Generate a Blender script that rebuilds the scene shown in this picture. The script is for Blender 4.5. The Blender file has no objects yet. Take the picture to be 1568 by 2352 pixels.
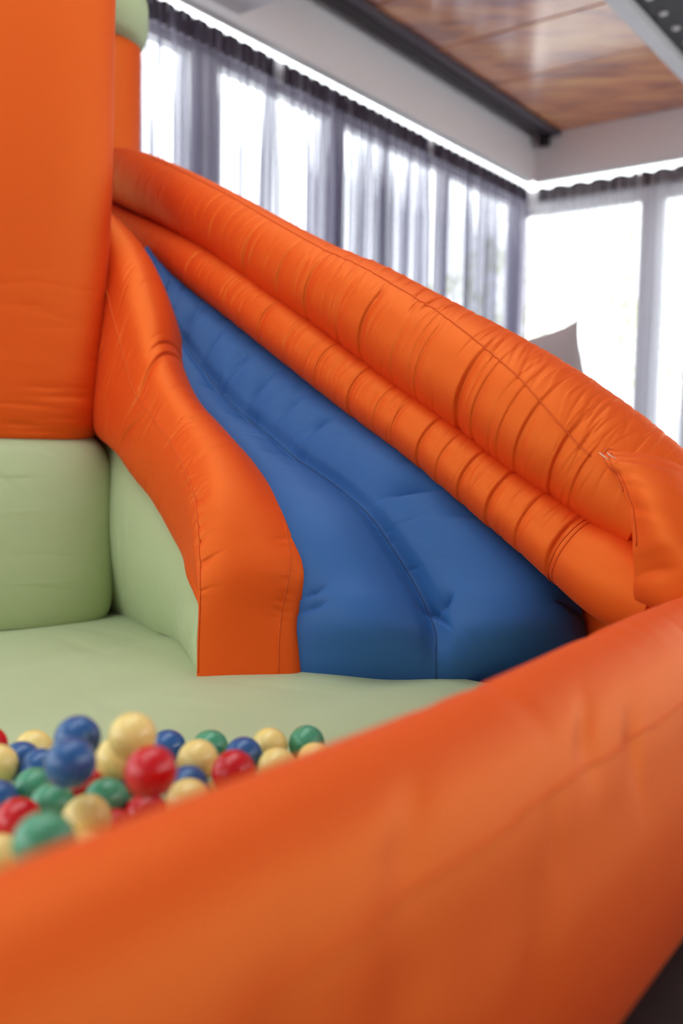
import bpy, bmesh, math, random
import numpy as np
from mathutils import Vector, Matrix

random.seed(7)
rng = np.random.default_rng(7)
SC = bpy.context.scene
COL = SC.collection

# ------------------------------------------------------------------ camera
EYE = np.array([0.0, 0.0, 0.80])
FPX, PITCH, ROLL = 2100.0, math.atan((1176 - 1010) / 2100.0), 0.02
_F = np.array([0, math.cos(PITCH), -math.sin(PITCH)])
_U0 = np.array([0, math.sin(PITCH), math.cos(PITCH)])
_R0 = np.array([1.0, 0, 0])
_R = math.cos(ROLL) * _R0 + math.sin(ROLL) * _U0
_U = -math.sin(ROLL) * _R0 + math.cos(ROLL) * _U0
cam_d = bpy.data.cameras.new('camera')
cam = bpy.data.objects.new('camera', cam_d)
COL.objects.link(cam)
cam.matrix_world = Matrix(((_R[0], _U[0], -_F[0], EYE[0]), (_R[1], _U[1], -_F[1], EYE[1]),
                           (_R[2], _U[2], -_F[2], EYE[2]), (0, 0, 0, 1)))
cam_d.sensor_fit = 'VERTICAL'
cam_d.sensor_height = 36.0
cam_d.lens = 36.0 * FPX / 2352.0
cam_d.clip_start = 0.05
cam_d.dof.use_dof = True
cam_d.dof.focus_distance = 2.35
cam_d.dof.aperture_fstop = 1.25
SC.camera = cam

# ------------------------------------------------------------------ sky, light, exposure
W = bpy.data.worlds.new('overcast_sky')
SC.world = W
W.use_nodes = True
_bg = W.node_tree.nodes['Background']
_bg.inputs[0].default_value = (0.96, 0.98, 1.0, 1)
_bg.inputs[1].default_value = 2.4
SC.view_settings.view_transform = 'Standard'
SC.view_settings.look = 'None'
SC.view_settings.gamma = 1.0
SC.view_settings.use_curve_mapping = False
SC.view_settings.exposure = 0.82
SC.cycles.use_denoising = True
SC.cycles.max_bounces = 10
SC.cycles.diffuse_bounces = 5
SC.cycles.transparent_max_bounces = 24
SC.cycles.sample_clamp_indirect = 8.0
SC.cycles.caustics_reflective = False
SC.cycles.caustics_refractive = False

# room axes: S runs along the left window wall, O across it
HD = math.radians(37.3)
AX = np.array([math.sin(HD), math.cos(HD), 0.0])
NX = np.array([math.cos(HD), -math.sin(HD), 0.0])
S_R, O_L, Z_C = 7.85, -3.85, 3.60           # right wall, left wall, ceiling
S_B, O_E = -3.6, 4.2                         # walls behind and to the right of the camera


def ao(s, o, z):
    return AX * s + NX * o + np.array([0, 0, z])


def area(name, pos, aim, sx, sy, power, color=(1, 1, 1), portal=False):
    d = bpy.data.lights.new(name, 'AREA')
    d.shape = 'RECTANGLE'
    d.size, d.size_y = sx, sy
    d.energy = power
    d.color = color
    o = bpy.data.objects.new(name, d)
    COL.objects.link(o)
    o.location = pos
    o.rotation_euler = (Vector(aim)).to_track_quat('-Z', 'Y').to_euler()
    if portal:
        d.cycles.is_portal = True
    return o


area('daylight_portal', ao(2.0, O_L - 0.25, 1.6), NX, 12.0, 3.0, 1, portal=True)
area('daylight_portal', ao(S_R + 0.25, 0.2, 1.6), -AX, 8.2, 3.0, 1, portal=True)
area('daylight_portal', ao(S_B - 0.1, -2.25, 1.6), AX, 2.1, 1.8, 1, portal=True)
area('daylight_portal', ao(3.9, O_E + 0.1, 2.87), -NX, 6.6, 1.4, 1, portal=True)
area('daylight_portal', ao(1.05, -1.85, 3.85), (0, 0, -1), 5.0, 5.0, 1, portal=True)

# ------------------------------------------------------------------ helpers: points, splines, meshes


def px(u, v, y):
    """Surveyed point: photo pixel and distance ahead of the camera -> world position."""
    d = _F + _R * (u - 784) / FPX - _U * (v - 1176) / FPX
    return EYE + d * (y / d[1])


def proj(p):
    q = np.asarray(p) - EYE
    w = q @ _F
    return 784 + FPX * (q @ _R) / w, 1176 - FPX * (q @ _U) / w


def hermite(t, P, tt):
    t = np.asarray(t, float)
    P = np.asarray(P, float)
    m = np.gradient(P, t, axis=0)
    i = np.clip(np.searchsorted(t, tt, side='right') - 1, 0, len(t) - 2)
    h = t[i + 1] - t[i]
    x = (tt - t[i]) / h
    sh = (-1,) + (1,) * (P.ndim - 1)
    x, h = x.reshape(sh), h.reshape(sh)
    return ((2 * x**3 - 3 * x**2 + 1) * P[i] + (x**3 - 2 * x**2 + x) * h * m[i]
            + (-2 * x**3 + 3 * x**2) * P[i + 1] + (x**3 - x**2) * h * m[i + 1])


def chord(P):
    P = np.asarray(P, float)
    d = np.sqrt(((P[1:] - P[:-1])**2).sum(-1))
    if d.ndim > 1:
        d = d.mean(axis=1)
    return np.concatenate([[0], np.cumsum(np.maximum(d, 1e-5))])


def resample(P, n, warp=None):
    t = chord(P)
    tt = np.linspace(0, t[-1], n)
    return hermite(t, P, tt)


def resample_closed(P, n):
    """P (S,K,3): closed around K -> (S,n,3)."""
    P = np.asarray(P, float)
    K = P.shape[1]
    Q = np.concatenate([P[:, -3:], P, P[:, :3]], axis=1).swapaxes(0, 1)
    t = chord(Q)
    tt = np.linspace(t[3], t[3 + K], n, endpoint=False)
    return hermite(t, Q, tt).swapaxes(0, 1)


def grid_normals(G, closed):
    du = np.gradient(G, axis=0)
    if closed:
        dv = (np.roll(G, -1, 1) - np.roll(G, 1, 1)) / 2
    else:
        dv = np.gradient(G, axis=1)
    n = np.cross(du, dv)
    n /= np.maximum(np.linalg.norm(n, axis=-1, keepdims=True), 1e-9)
    if closed:
        c = G.mean(axis=1, keepdims=True)
        if ((G - c) * n).sum() < 0:
            n = -n
    else:
        if ((EYE - G) * n).sum() < 0:
            n = -n
    return n


def link(name, me, mat=None, parent=None, smooth=True):
    ob = bpy.data.objects.new(name, me)
    COL.objects.link(ob)
    if mat is not None:
        me.materials.append(mat)
    if smooth:
        me.shade_smooth()
    if parent is not None:
        ob.parent = parent
        if parent.type == 'EMPTY':
            ob.matrix_parent_inverse = Matrix.Translation(-Vector(parent.location))
    return ob


def grid_mesh(name, G, closed=False, caps=(False, False), mat=None, parent=None):
    S, K = G.shape[:2]
    V = G.reshape(-1, 3).tolist()
    F = []
    KK = K if closed else K - 1
    for i in range(S - 1):
        a = i * K
        for j in range(KK):
            j2 = (j + 1) % K
            F.append((a + j, a + j2, a + K + j2, a + K + j))
    if closed and caps[0]:
        c = len(V)
        V.append(G[0].mean(axis=0).tolist())
        F += [(c, (j + 1) % K, j) for j in range(K)]
    if closed and caps[1]:
        c = len(V)
        V.append(G[-1].mean(axis=0).tolist())
        b = (S - 1) * K
        F += [(c, b + j, b + (j + 1) % K) for j in range(K)]
    me = bpy.data.meshes.new(name)
    me.from_pydata(V, [], F)
    me.update()
    return link(name, me, mat, parent)


def tube_frames(C):
    T = np.gradient(C, axis=0)
    T /= np.linalg.norm(T, axis=1, keepdims=True)
    up = np.array([0, 0, 1.0])
    Uv = up - (T @ up)[:, None] * T
    Uv /= np.linalg.norm(Uv, axis=1, keepdims=True)
    Sv = np.cross(T, Uv)
    if (Sv * (EYE - C)).sum() < 0:
        Sv = -Sv
    return T, Uv, Sv


def tube_grid(C, ru, rs, K=96):
    """ring angle 0 is on top, a quarter turn faces the room's near side."""
    T, Uv, Sv = tube_frames(C)
    th = np.linspace(0, 2 * math.pi, K, endpoint=False)
    return (C[:, None] + ru[:, None, None] * np.cos(th)[None, :, None] * Uv[:, None]
            + rs[:, None, None] * np.sin(th)[None, :, None] * Sv[:, None])


def thin_tube(name, P, r, mat, parent, K=6):
    P = np.asarray(P, float)
    T, Uv, Sv = tube_frames(P)
    th = np.linspace(0, 2 * math.pi, K, endpoint=False)
    G = P[:, None] + r * (np.cos(th)[None, :, None] * Uv[:, None] + np.sin(th)[None, :, None] * Sv[:, None])
    return grid_mesh(name, G, True, (True, True), mat, parent)


def arclen(G):
    d = np.linalg.norm(G[1:] - G[:-1], axis=-1).mean(axis=1)
    return np.concatenate([[0], np.cumsum(d)])


def creases(G, closed, items, soft=False):
    """items: (u 0..1, v 0..1, depth m, width m, span in v, skew) -> displacement along normal, puckers in the cloth."""
    S, K = G.shape[:2]
    L = arclen(G)
    u = L[:, None]
    v = (np.arange(K) / (K if closed else K - 1))[None, :]
    D = np.zeros((S, K))
    for (uc, vc, dep, wid, span, skew) in items:
        dv = v - vc
        if closed:
            dv = (dv + 0.5) % 1.0 - 0.5
        fade = np.exp(-(dv / span)**2 * 1.5)
        x = (u - uc * L[-1] - skew * dv - 0.35 * skew * np.abs(dv)) / wid
        D -= dep * fade * (np.exp(-x * x) if soft else np.where(x > 0, np.exp(-np.abs(x) * .6), np.exp(-(x * 3.0)**2)))
    return D


def random_folds(n, u=(0.02, 0.98), v=(0, 1), dep=(0.0008, 0.0022), wid=(0.003, 0.008), span=(0.05, 0.16), skew=(-0.15, 0.15)):
    out = []
    for _ in range(n):
        out.append((rng.uniform(*u), rng.uniform(*v), rng.uniform(*dep) * (1 if rng.random() < .75 else -.8), rng.uniform(*wid),
                    rng.uniform(*span), rng.uniform(*skew)))
    return out


# ------------------------------------------------------------------ materials
def node_mat(name):
    m = bpy.data.materials.new(name)
    m.use_nodes = True
    return m, m.node_tree.nodes, m.node_tree.links, m.node_tree.nodes['Principled BSDF']


def cloth(name, col, rough=0.5, sheen=0.15, spec=0.4, weave=0.12, sheen_tint=(1, 0.85, 0.8, 1)):
    m, N, L, b = node_mat(name)
    tc = N.new('ShaderNodeTexCoord')
    n1 = N.new('ShaderNodeTexNoise')
    n1.inputs['Scale'].default_value = 3.0
    n1.inputs['Detail'].default_value = 3
    L.new(tc.outputs['Object'], n1.inputs['Vector'])
    hs = N.new('ShaderNodeHueSaturation')
    hs.inputs['Color'].default_value = (*col, 1)
    mr = N.new('ShaderNodeMapRange')
    mr.inputs['To Min'].default_value = 0.94
    mr.inputs['To Max'].default_value = 1.06
    L.new(n1.outputs['Fac'], mr.inputs['Value'])
    L.new(mr.outputs[0], hs.inputs['Value'])
    L.new(hs.outputs[0], b.inputs['Base Color'])
    n2 = N.new('ShaderNodeTexNoise')
    n2.inputs['Scale'].default_value = 420.0
    n2.inputs['Detail'].default_value = 1
    L.new(tc.outputs['Object'], n2.inputs['Vector'])
    bu = N.new('ShaderNodeBump')
    bu.inputs['Strength'].default_value = weave
    bu.inputs['Distance'].default_value = 0.0008
    L.new(n2.outputs['Fac'], bu.inputs['Height'])
    L.new(bu.outputs[0], b.inputs['Normal'])
    b.inputs['Roughness'].default_value = rough
    b.inputs['Specular IOR Level'].default_value = spec
    b.inputs['Sheen Weight'].default_value = sheen
    b.inputs['Sheen Roughness'].default_value = 0.4
    b.inputs['Sheen Tint'].default_value = sheen_tint
    return m


def satin(m, tint, rough, amount):
    N, L = m.node_tree.nodes, m.node_tree.links
    out, b = N['Material Output'], N['Principled BSDF']
    g = N.new('ShaderNodeBsdfGlossy')
    g.inputs['Color'].default_value = (*tint, 1)
    g.inputs['Roughness'].default_value = rough
    L.new(N['Bump'].outputs[0], g.inputs['Normal'])
    mx = N.new('ShaderNodeMixShader')
    mx.inputs[0].default_value = amount
    L.new(b.outputs[0], mx.inputs[1])
    L.new(g.outputs[0], mx.inputs[2])
    L.new(mx.outputs[0], out.inputs[0])
    return m


def plain(name, col, rough=0.5, spec=0.5, metal=0.0, noise=0.05, scale=6.0):
    m, N, L, b = node_mat(name)
    tc = N.new('ShaderNodeTexCoord')
    n1 = N.new('ShaderNodeTexNoise')
    n1.inputs['Scale'].default_value = scale
    n1.inputs['Detail'].default_value = 4
    L.new(tc.outputs['Object'], n1.inputs['Vector'])
    mr = N.new('ShaderNodeMapRange')
    mr.inputs['To Min'].default_value = 1 - noise
    mr.inputs['To Max'].default_value = 1 + noise
    L.new(n1.outputs['Fac'], mr.inputs['Value'])
    hs = N.new('ShaderNodeHueSaturation')
    hs.inputs['Color'].default_value = (*col, 1)
    L.new(mr.outputs[0], hs.inputs['Value'])
    L.new(hs.outputs[0], b.inputs['Base Color'])
    b.inputs['Roughness'].default_value = rough
    b.inputs['Specular IOR Level'].default_value = spec
    b.inputs['Metallic'].default_value = metal
    return m


ORANGE = satin(cloth('orange_nylon', (0.76, 0.038, 0.004), rough=0.55, sheen=0.05, spec=0.14), (1.0, 0.41, 0.045), 0.6, 0.24)
ORANGE_SEAM = satin(cloth('orange_stitching', (0.70, 0.05, 0.006), rough=0.6, sheen=0.1, spec=0.2), (0.95, 0.36, 0.05), 0.6, 0.24)
BLUE = cloth('blue_nylon', (0.026, 0.115, 0.345), rough=0.55, sheen=0.12, spec=0.3, sheen_tint=(0.7, 0.8, 1, 1))
BLUE_SEAM = cloth('blue_stitching', (0.018, 0.065, 0.19), rough=0.6)
GREEN = cloth('pale_green_nylon', (0.47, 0.55, 0.30), rough=0.6, sheen=0.15, sheen_tint=(1, 1, 1, 1))
THREAD = plain('white_thread', (0.85, 0.8, 0.75), 0.7)


def ball_mat(name, col):
    m, N, L, b = node_mat(name)
    tc = N.new('ShaderNodeTexCoord')
    n1 = N.new('ShaderNodeTexNoise')
    n1.inputs['Scale'].default_value = 60
    L.new(tc.outputs['Object'], n1.inputs['Vector'])
    mr = N.new('ShaderNodeMapRange')
    mr.inputs['To Min'].default_value = 0.15
    mr.inputs['To Max'].default_value = 0.21
    L.new(n1.outputs['Fac'], mr.inputs['Value'])
    L.new(mr.outputs[0], b.inputs['Roughness'])
    b.inputs['Base Color'].default_value = (*col, 1)
    b.inputs['Specular IOR Level'].default_value = 0.5
    return m


BALL = {'blue': ball_mat('blue_plastic', (0.022, 0.105, 0.31)), 'red': ball_mat('red_plastic', (0.62, 0.006, 0.012)),
        'yellow': ball_mat('yellow_plastic', (0.93, 0.70, 0.24)), 'green': ball_mat('green_plastic', (0.075, 0.33, 0.18))}

PAINT = plain('white_paint', (0.92, 0.90, 0.92), 0.6, noise=0.02)
WHITE = plain('bright_white_paint', (0.85, 0.85, 0.86), 0.5, noise=0.02)
GREY_FRAME = plain('grey_window_frame', (0.74, 0.73, 0.77), 0.45, noise=0.03)
DARK = plain('dark_steel', (0.016, 0.010, 0.016), 0.55, noise=0.1)


def wood_ceiling():
    m, N, L, b = node_mat('glossy_brown_wood')
    tc = N.new('ShaderNodeTexCoord')
    oi = N.new('ShaderNodeObjectInfo')
    mp = N.new('ShaderNodeMapping')
    mp.inputs['Rotation'].default_value = (0, 0, HD)
    mp.inputs['Scale'].default_value = (1.0, 3.2, 1)
    ad = N.new('ShaderNodeVectorMath')
    ad.operation = 'ADD'
    L.new(tc.outputs['Object'], ad.inputs[0])
    L.new(oi.outputs['Random'], ad.inputs[1])
    L.new(ad.outputs[0], mp.inputs['Vector'])
    n1 = N.new('ShaderNodeTexNoise')
    n1.inputs['Scale'].default_value = 1.5
    n1.inputs['Detail'].default_value = 4
    n1.inputs['Distortion'].default_value = 0.6
    L.new(mp.outputs[0], n1.inputs['Vector'])
    cr = N.new('ShaderNodeValToRGB')
    e = cr.color_ramp.elements
    e[0].position, e[0].color = 0.33, (0.42, 0.09, 0.025, 1)
    e[1].position, e[1].color = 0.68, (0.95, 0.40, 0.10, 1)
    x = cr.color_ramp.elements.new(0.5)
    x.color = (0.78, 0.24, 0.05, 1)
    L.new(n1.outputs['Fac'], cr.inputs[0])
    L.new(cr.outputs[0], b.inputs['Base Color'])
    b.inputs['Roughness'].default_value = 0.32
    b.inputs['Specular IOR Level'].default_value = 0.6
    b.inputs['Coat Weight'].default_value = 1.0
    b.inputs['Coat IOR'].default_value = 1.9
    b.inputs['Coat Roughness'].default_value = 0.18
    bu = N.new('ShaderNodeBump')
    bu.inputs['Strength'].default_value = 0.08
    bu.inputs['Distance'].default_value = 0.01
    L.new(n1.outputs['Fac'], bu.inputs['Height'])
    L.new(bu.outputs[0], b.inputs['Normal'])
    L.new(bu.outputs[0], b.inputs['Coat Normal'])
    return m


WOOD = wood_ceiling()


def floor_mat():
    m, N, L, b = node_mat('dark_floor_boards')
    tc = N.new('ShaderNodeTexCoord')
    mp = N.new('ShaderNodeMapping')
    mp.inputs['Rotation'].default_value = (0, 0, HD)
    mp.inputs['Scale'].default_value = (14, 1.2, 1)
    n1 = N.new('ShaderNodeTexNoise')
    n1.inputs['Scale'].default_value = 3
    n1.inputs['Detail'].default_value = 6
    L.new(tc.outputs['Object'], mp.inputs[0])
    L.new(mp.outputs[0], n1.inputs['Vector'])
    cr = N.new('ShaderNodeValToRGB')
    cr.color_ramp.elements[0].color = (0.010, 0.006, 0.008, 1)
    cr.color_ramp.elements[1].color = (0.030, 0.018, 0.020, 1)
    L.new(n1.outputs['Fac'], cr.inputs[0])
    L.new(cr.outputs[0], b.inputs['Base Color'])
    b.inputs['Roughness'].default_value = 0.6
    b.inputs['Specular IOR Level'].default_value = 0.25
    return m


FLOOR = floor_mat()


def sheer(name, col, open_face, open_edge, strands):
    """sheer voile: threads over gaps; seen edge-on more thread is in the way."""
    m = bpy.data.materials.new(name)
    m.use_nodes = True
    N, L = m.node_tree.nodes, m.node_tree.links
    N.clear()
    out = N.new('ShaderNodeOutputMaterial')
    lw = N.new('ShaderNodeLayerWeight')
    lw.inputs['Blend'].default_value = 0.5
    mr = N.new('ShaderNodeMapRange')
    mr.inputs['To Min'].default_value = open_face
    mr.inputs['To Max'].default_value = open_edge
    L.new(lw.outputs['Facing'], mr.inputs['Value'])
    tc = N.new('ShaderNodeTexCoord')
    mp = N.new('ShaderNodeMapping')
    mp.inputs['Scale'].default_value = (1, 1, 0.02)
    n1 = N.new('ShaderNodeTexNoise')
    n1.inputs['Scale'].default_value = strands
    n1.inputs['Detail'].default_value = 3
    L.new(tc.outputs['Object'], mp.inputs[0])
    L.new(mp.outputs[0], n1.inputs['Vector'])
    m2 = N.new('ShaderNodeMapRange')
    m2.inputs['From Min'].default_value = 0.3
    m2.inputs['From Max'].default_value = 0.7
    m2.inputs['To Min'].default_value = 0.8
    m2.inputs['To Max'].default_value = 1.15
    L.new(n1.outputs['Fac'], m2.inputs['Value'])
    mu = N.new('ShaderNodeMath')
    mu.operation = 'MULTIPLY'
    mu.use_clamp = True
    L.new(mr.outputs[0], mu.inputs[0])
    L.new(m2.outputs[0], mu.inputs[1])
    tr = N.new('ShaderNodeBsdfTransparent')
    tr.inputs[0].default_value = (0.97, 0.97, 0.99, 1)
    df = N.new('ShaderNodeBsdfDiffuse')
    df.inputs[0].default_value = (*col, 1)
    tl = N.new('ShaderNodeBsdfTranslucent')
    tl.inputs[0].default_value = (*col, 1)
    mx = N.new('ShaderNodeMixShader')
    mx.inputs[0].default_value = 0.45
    L.new(df.outputs[0], mx.inputs[1])
    L.new(tl.outputs[0], mx.inputs[2])
    m3 = N.new('ShaderNodeMixShader')
    L.new(mu.outputs[0], m3.inputs[0])
    L.new(mx.outputs[0], m3.inputs[1])
    L.new(tr.outputs[0], m3.inputs[2])
    L.new(m3.outputs[0], out.inputs[0])
    return m


VOILE = sheer('grey_violet_voile', (0.30, 0.28, 0.36), 0.88, 0.12, 30)
VOILE_THIN = sheer('pale_voile', (0.74, 0.73, 0.77), 0.58, 0.2, 30)
TAPE = plain('dark_heading_cloth', (0.045, 0.025, 0.045), 0.8, noise=0.15, scale=30)


def glass():
    m = bpy.data.materials.new('window_glass')
    m.use_nodes = True
    N, L = m.node_tree.nodes, m.node_tree.links
    N.clear()
    out = N.new('ShaderNodeOutputMaterial')
    tr = N.new('ShaderNodeBsdfTransparent')
    tr.inputs[0].default_value = (0.95, 0.97, 0.97, 1)
    gl = N.new('ShaderNodeBsdfGlossy')
    gl.inputs['Roughness'].default_value = 0.02
    lw = N.new('ShaderNodeLayerWeight')
    pw = N.new('ShaderNodeMath')
    pw.operation = 'POWER'
    pw.inputs[1].default_value = 2.6
    L.new(lw.outputs['Facing'], pw.inputs[0])
    fr = N.new('ShaderNodeMapRange')
    fr.inputs['To Min'].default_value = 0.04
    fr.inputs['To Max'].default_value = 0.6
    L.new(pw.outputs[0], fr.inputs['Value'])
    mx = N.new('ShaderNodeMixShader')
    L.new(fr.outputs[0], mx.inputs[0])
    L.new(tr.outputs[0], mx.inputs[1])
    L.new(gl.outputs[0], mx.inputs[2])
    L.new(mx.outputs[0], out.inputs[0])
    return m


GLASS = glass()


# ------------------------------------------------------------------ room
def box_verts(s0, s1, o0, o1, z0, z1):
    return [ao(s, o, z) for z in (z0, z1) for (s, o) in ((s0, o0), (s1, o0), (s1, o1), (s0, o1))]


_BF = [(0, 1, 2, 3), (7, 6, 5, 4), (0, 4, 5, 1), (1, 5, 6, 2), (2, 6, 7, 3), (3, 7, 4, 0)]


def boxes(name, lst, mat, parent=None, bevel=0.0):
    bm = bmesh.new()
    for b in lst:
        vs = [bm.verts.new(v) for v in box_verts(*b)]
        for f in _BF:
            bm.faces.new([vs[i] for i in f])
    bmesh.ops.recalc_face_normals(bm, faces=bm.faces)
    if bevel:
        bmesh.ops.bevel(bm, geom=list(bm.edges), offset=bevel, segments=2, affect='EDGES', profile=0.6)
    me = bpy.data.meshes.new(name)
    bm.to_mesh(me)
    bm.free()
    return link(name, me, mat, parent, smooth=False)


def struct(o):
    o['kind'] = 'structure'
    return o


K_S0, K_S1, K_O0, K_O1 = -1.1, 3.2, -2.7, -1.0   # unseen skylight opening, added and sized to light the castle from above
ZB = 3.20                                      # underside of the bulkheads
floor = struct(boxes('floor', [(S_B - 0.2, S_R + 0.2, O_L - 0.2, O_E + 0.2, -0.12, 0.0)], FLOOR))
ceiling = struct(boxes('ceiling', [(S_B - 0.2, S_R + 0.3, O_L - 0.3, K_O0, Z_C + 0.05, Z_C + 0.2), (S_B - 0.2, S_R + 0.3, K_O1, O_E + 0.2, Z_C + 0.05, Z_C + 0.2),
                             (S_B - 0.2, K_S0, K_O0, K_O1, Z_C + 0.05, Z_C + 0.2), (K_S1, S_R + 0.3, K_O0, K_O1, Z_C + 0.05, Z_C + 0.2)], DARK))
# brown boards of the ceiling, laid across, between the dark rail and the white batten
def ceiling_field(s0, s1, o0, o1, joint0):
    cuts = [s0]
    j = joint0
    while j < s1 - 0.1:
        if j > s0 + 0.1:
            cuts.append(j)
        j += 0.80
    cuts.append(s1)
    for a, b in zip(cuts[:-1], cuts[1:]):
        boxes('ceiling_board', [(a + 0.008, b - 0.008, o0, o1, Z_C - 0.012, Z_C + 0.05)], WOOD, ceiling, bevel=0.006)


ceiling_field(3.95, S_R, -3.60, -2.33, 4.16)
ceiling_field(3.99, S_R, -1.90, -0.8, 4.16)
boxes('ceiling_panel', [(S_B, 3.44, O_L, K_O0, Z_C - 0.03, Z_C + 0.05), (S_B, S_R, K_O1, O_E, Z_C - 0.03, Z_C + 0.05), (S_B, K_S0, K_O0, K_O1, Z_C - 0.03, Z_C + 0.05),
                        (3.99, S_R, -0.8, K_O1, Z_C - 0.03, Z_C + 0.05)], WHITE, ceiling)
sky = struct(boxes('added_skylight', [(K_S0 - .04, K_S0 + .04, K_O0, K_O1, Z_C + 0.04, Z_C + 0.14), (K_S1 - .04, K_S1 + .04, K_O0, K_O1, Z_C + 0.04, Z_C + 0.14)], WHITE))
for k in range(1, 8):
    s = K_S0 + (K_S1 - K_S0) * k / 8
    boxes('mullion', [(s - .03, s + .03, K_O0, K_O1, Z_C + 0.05, Z_C + 0.13)], WHITE, sky)
boxes('pane', [(K_S0, K_S1, K_O0, K_O1, Z_C + 0.15, Z_C + 0.16)], GLASS, sky)
struct(boxes('trim_1', [(3.9, S_R, -2.33, -2.225, Z_C - 0.06, Z_C + 0.05)], WHITE, bevel=0.006))
struct(boxes('trim_2', [(3.9, S_R - 0.02, -3.77, -3.66, Z_C - 0.055, Z_C + 0.05), (S_R - 0.10, S_R - 0.02, -3.77, -3.69, Z_C - 0.13, Z_C - 0.05)],
             DARK, bevel=0.006))
struct(boxes('trim_7', [(3.9, S_R, -3.66, -3.60, Z_C - 0.045, Z_C + 0.05)], plain('lit_beam_side', (0.10, 0.085, 0.11), 0.5)))  # window-lit side of the dark beam, its light painted as paler violet
struct(boxes('trim_3', [(3.45, 3.98, O_L, O_E, 3.235, Z_C + 0.05)], WHITE, bevel=0.008))
# dark channel with a row of small pale lamps beside the batten
ch = struct(boxes('trim_4', [(3.98, S_R, -2.225, -1.90, Z_C + 0.0, Z_C + 0.05)], DARK))
for k in range(9):
    s = 5.35 + k * 0.26
    c = ao(s, -2.13, Z_C - 0.004)
    bm = bmesh.new()
    bmesh.ops.create_uvsphere(bm, u_segments=16, v_segments=8, radius=0.028)
    bmesh.ops.scale(bm, vec=(1, 1, 0.45), verts=bm.verts)
    bmesh.ops.translate(bm, vec=c, verts=bm.verts)
    me = bpy.data.meshes.new('stud')
    bm.to_mesh(me)
    bm.free()
    link('stud', me, PAINT, ch)

# left wall: bulkhead, lintel, posts, glass
wl = struct(boxes('wall_left', [(S_B - 0.2, S_R + 0.03, O_L - 0.03, O_L, ZB, Z_C + 0.05), (S_B - 0.2, S_R + 0.25, O_L - 0.28, O_L - 0.12, 3.05, 3.17),
                                (S_B - 0.2, S_R + 0.25, O_L - 0.28, O_L - 0.12, 0.0, 0.12)], PAINT))
win1 = struct(boxes('window_1', [(S_B, S_R + 0.1, O_L - 0.24, O_L - 0.16, 2.99, 3.05), (S_B, S_R + 0.1, O_L - 0.24, O_L - 0.16, 0.12, 0.20)], GREY_FRAME))
for s, w in ((-3.0, 0.2), (-1.3, 0.2), (0.4, 0.2), (2.1, 0.2), (3.86, 0.22), (5.13, 0.16), (6.6, 0.06), (7.95, 0.2)):
    boxes('mullion', [(s - w / 2, s + w / 2, O_L - 0.27, O_L - 0.15, 0.12, 3.05)], GREY_FRAME, win1, bevel=0.01)
boxes('pane', [(S_B, S_R + 0.1, O_L - 0.205, O_L - 0.195, 0.2, 2.99), (S_B, S_R + 0.1, O_L - 0.205, O_L - 0.195, 3.17, Z_C + 0.05)], GLASS, win1)
# right wall
wr = struct(boxes('wall_right', [(S_R, S_R + 0.03, O_L, O_E + 0.2, ZB, Z_C + 0.05), (S_R + 0.12, S_R + 0.28, O_L - 0.3, O_E + 0.2, 2.98, 3.14),
                                 (S_R + 0.12, S_R + 0.28, O_L, O_E + 0.2, 0.0, 0.12)], PAINT))
win2 = struct(boxes('window_2', [(S_R + 0.16, S_R + 0.24, O_L - 0.2, O_E, 2.92, 2.98), (S_R + 0.16, S_R + 0.24, O_L, O_E, 0.12, 0.20)], GREY_FRAME))
for o, w in ((-2.80, 0.20), (-1.5, 0.2), (0.0, 0.2), (1.5, 0.2), (3.0, 0.2)):
    boxes('mullion', [(S_R + 0.15, S_R + 0.27, o - w / 2, o + w / 2, 0.12, 2.98)], GREY_FRAME, win2, bevel=0.01)
boxes('pane', [(S_R + 0.195, S_R + 0.205, O_L, O_E, 0.2, 2.92), (S_R + 0.195, S_R + 0.205, O_L, O_E, 3.14, Z_C + 0.05)], GLASS, win2)
# walls behind the camera, each with an unseen window opening added for fill light
struct(boxes('wall_back', [(S_B - 0.2, S_B, O_L, O_E, 0, 0.7), (S_B - 0.2, S_B, O_L, O_E, 2.5, Z_C + 0.05),
                           (S_B - 0.2, S_B, O_L, -3.3, 0.7, 2.5), (S_B - 0.2, S_B, -1.2, O_E, 0.7, 2.5)], PAINT))
struct(boxes('wall_east', [(S_B, S_R + 0.25, O_E, O_E + 0.2, 0, 2.0), (S_B, S_R + 0.25, O_E, O_E + 0.2, 3.55, Z_C + 0.05),
                           (S_B, 0.6, O_E, O_E + 0.2, 2.0, 3.55), (7.2, S_R + 0.25, O_E, O_E + 0.2, 2.0, 3.55)], PAINT))
# curtain tracks
struct(boxes('trim_5', [(S_B, S_R, O_L - 0.075, O_L - 0.005, ZB - 0.018, ZB + 0.012)], WHITE, bevel=0.004))
struct(boxes('trim_6', [(S_R + 0.005, S_R + 0.075, O_L, O_E, ZB - 0.018, ZB + 0.012)], WHITE, bevel=0.004))

# outdoors: terrace, parapet, eave, trees
struct(boxes('ground', [(-25, 40, -40, 30, -0.45, -0.35)], plain('pale_paving', (0.82, 0.82, 0.80), 0.8)))
struct(boxes('wall_outside', [(11.4, 11.6, -9, 9, -0.35, 1.15)], WHITE))


# ------------------------------------------------------------------ things
def thing(name, loc, label, cat, group=None):
    o = bpy.data.objects.new(name, None)
    COL.objects.link(o)
    o.location = loc
    o['label'], o['category'] = label, cat
    if group:
        o['group'] = group
    o.empty_display_size = 0.1
    return o


def tag(o, label, cat, group=None):
    o['label'], o['category'] = label, cat
    if group:
        o['group'] = group
    return o


castle = thing('bouncy_castle', (-0.2, 2.3, 0.0), 'orange, blue and pale green inflatable bouncy castle with slide and ball area', 'bouncy castle')
KO = 1.08


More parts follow.
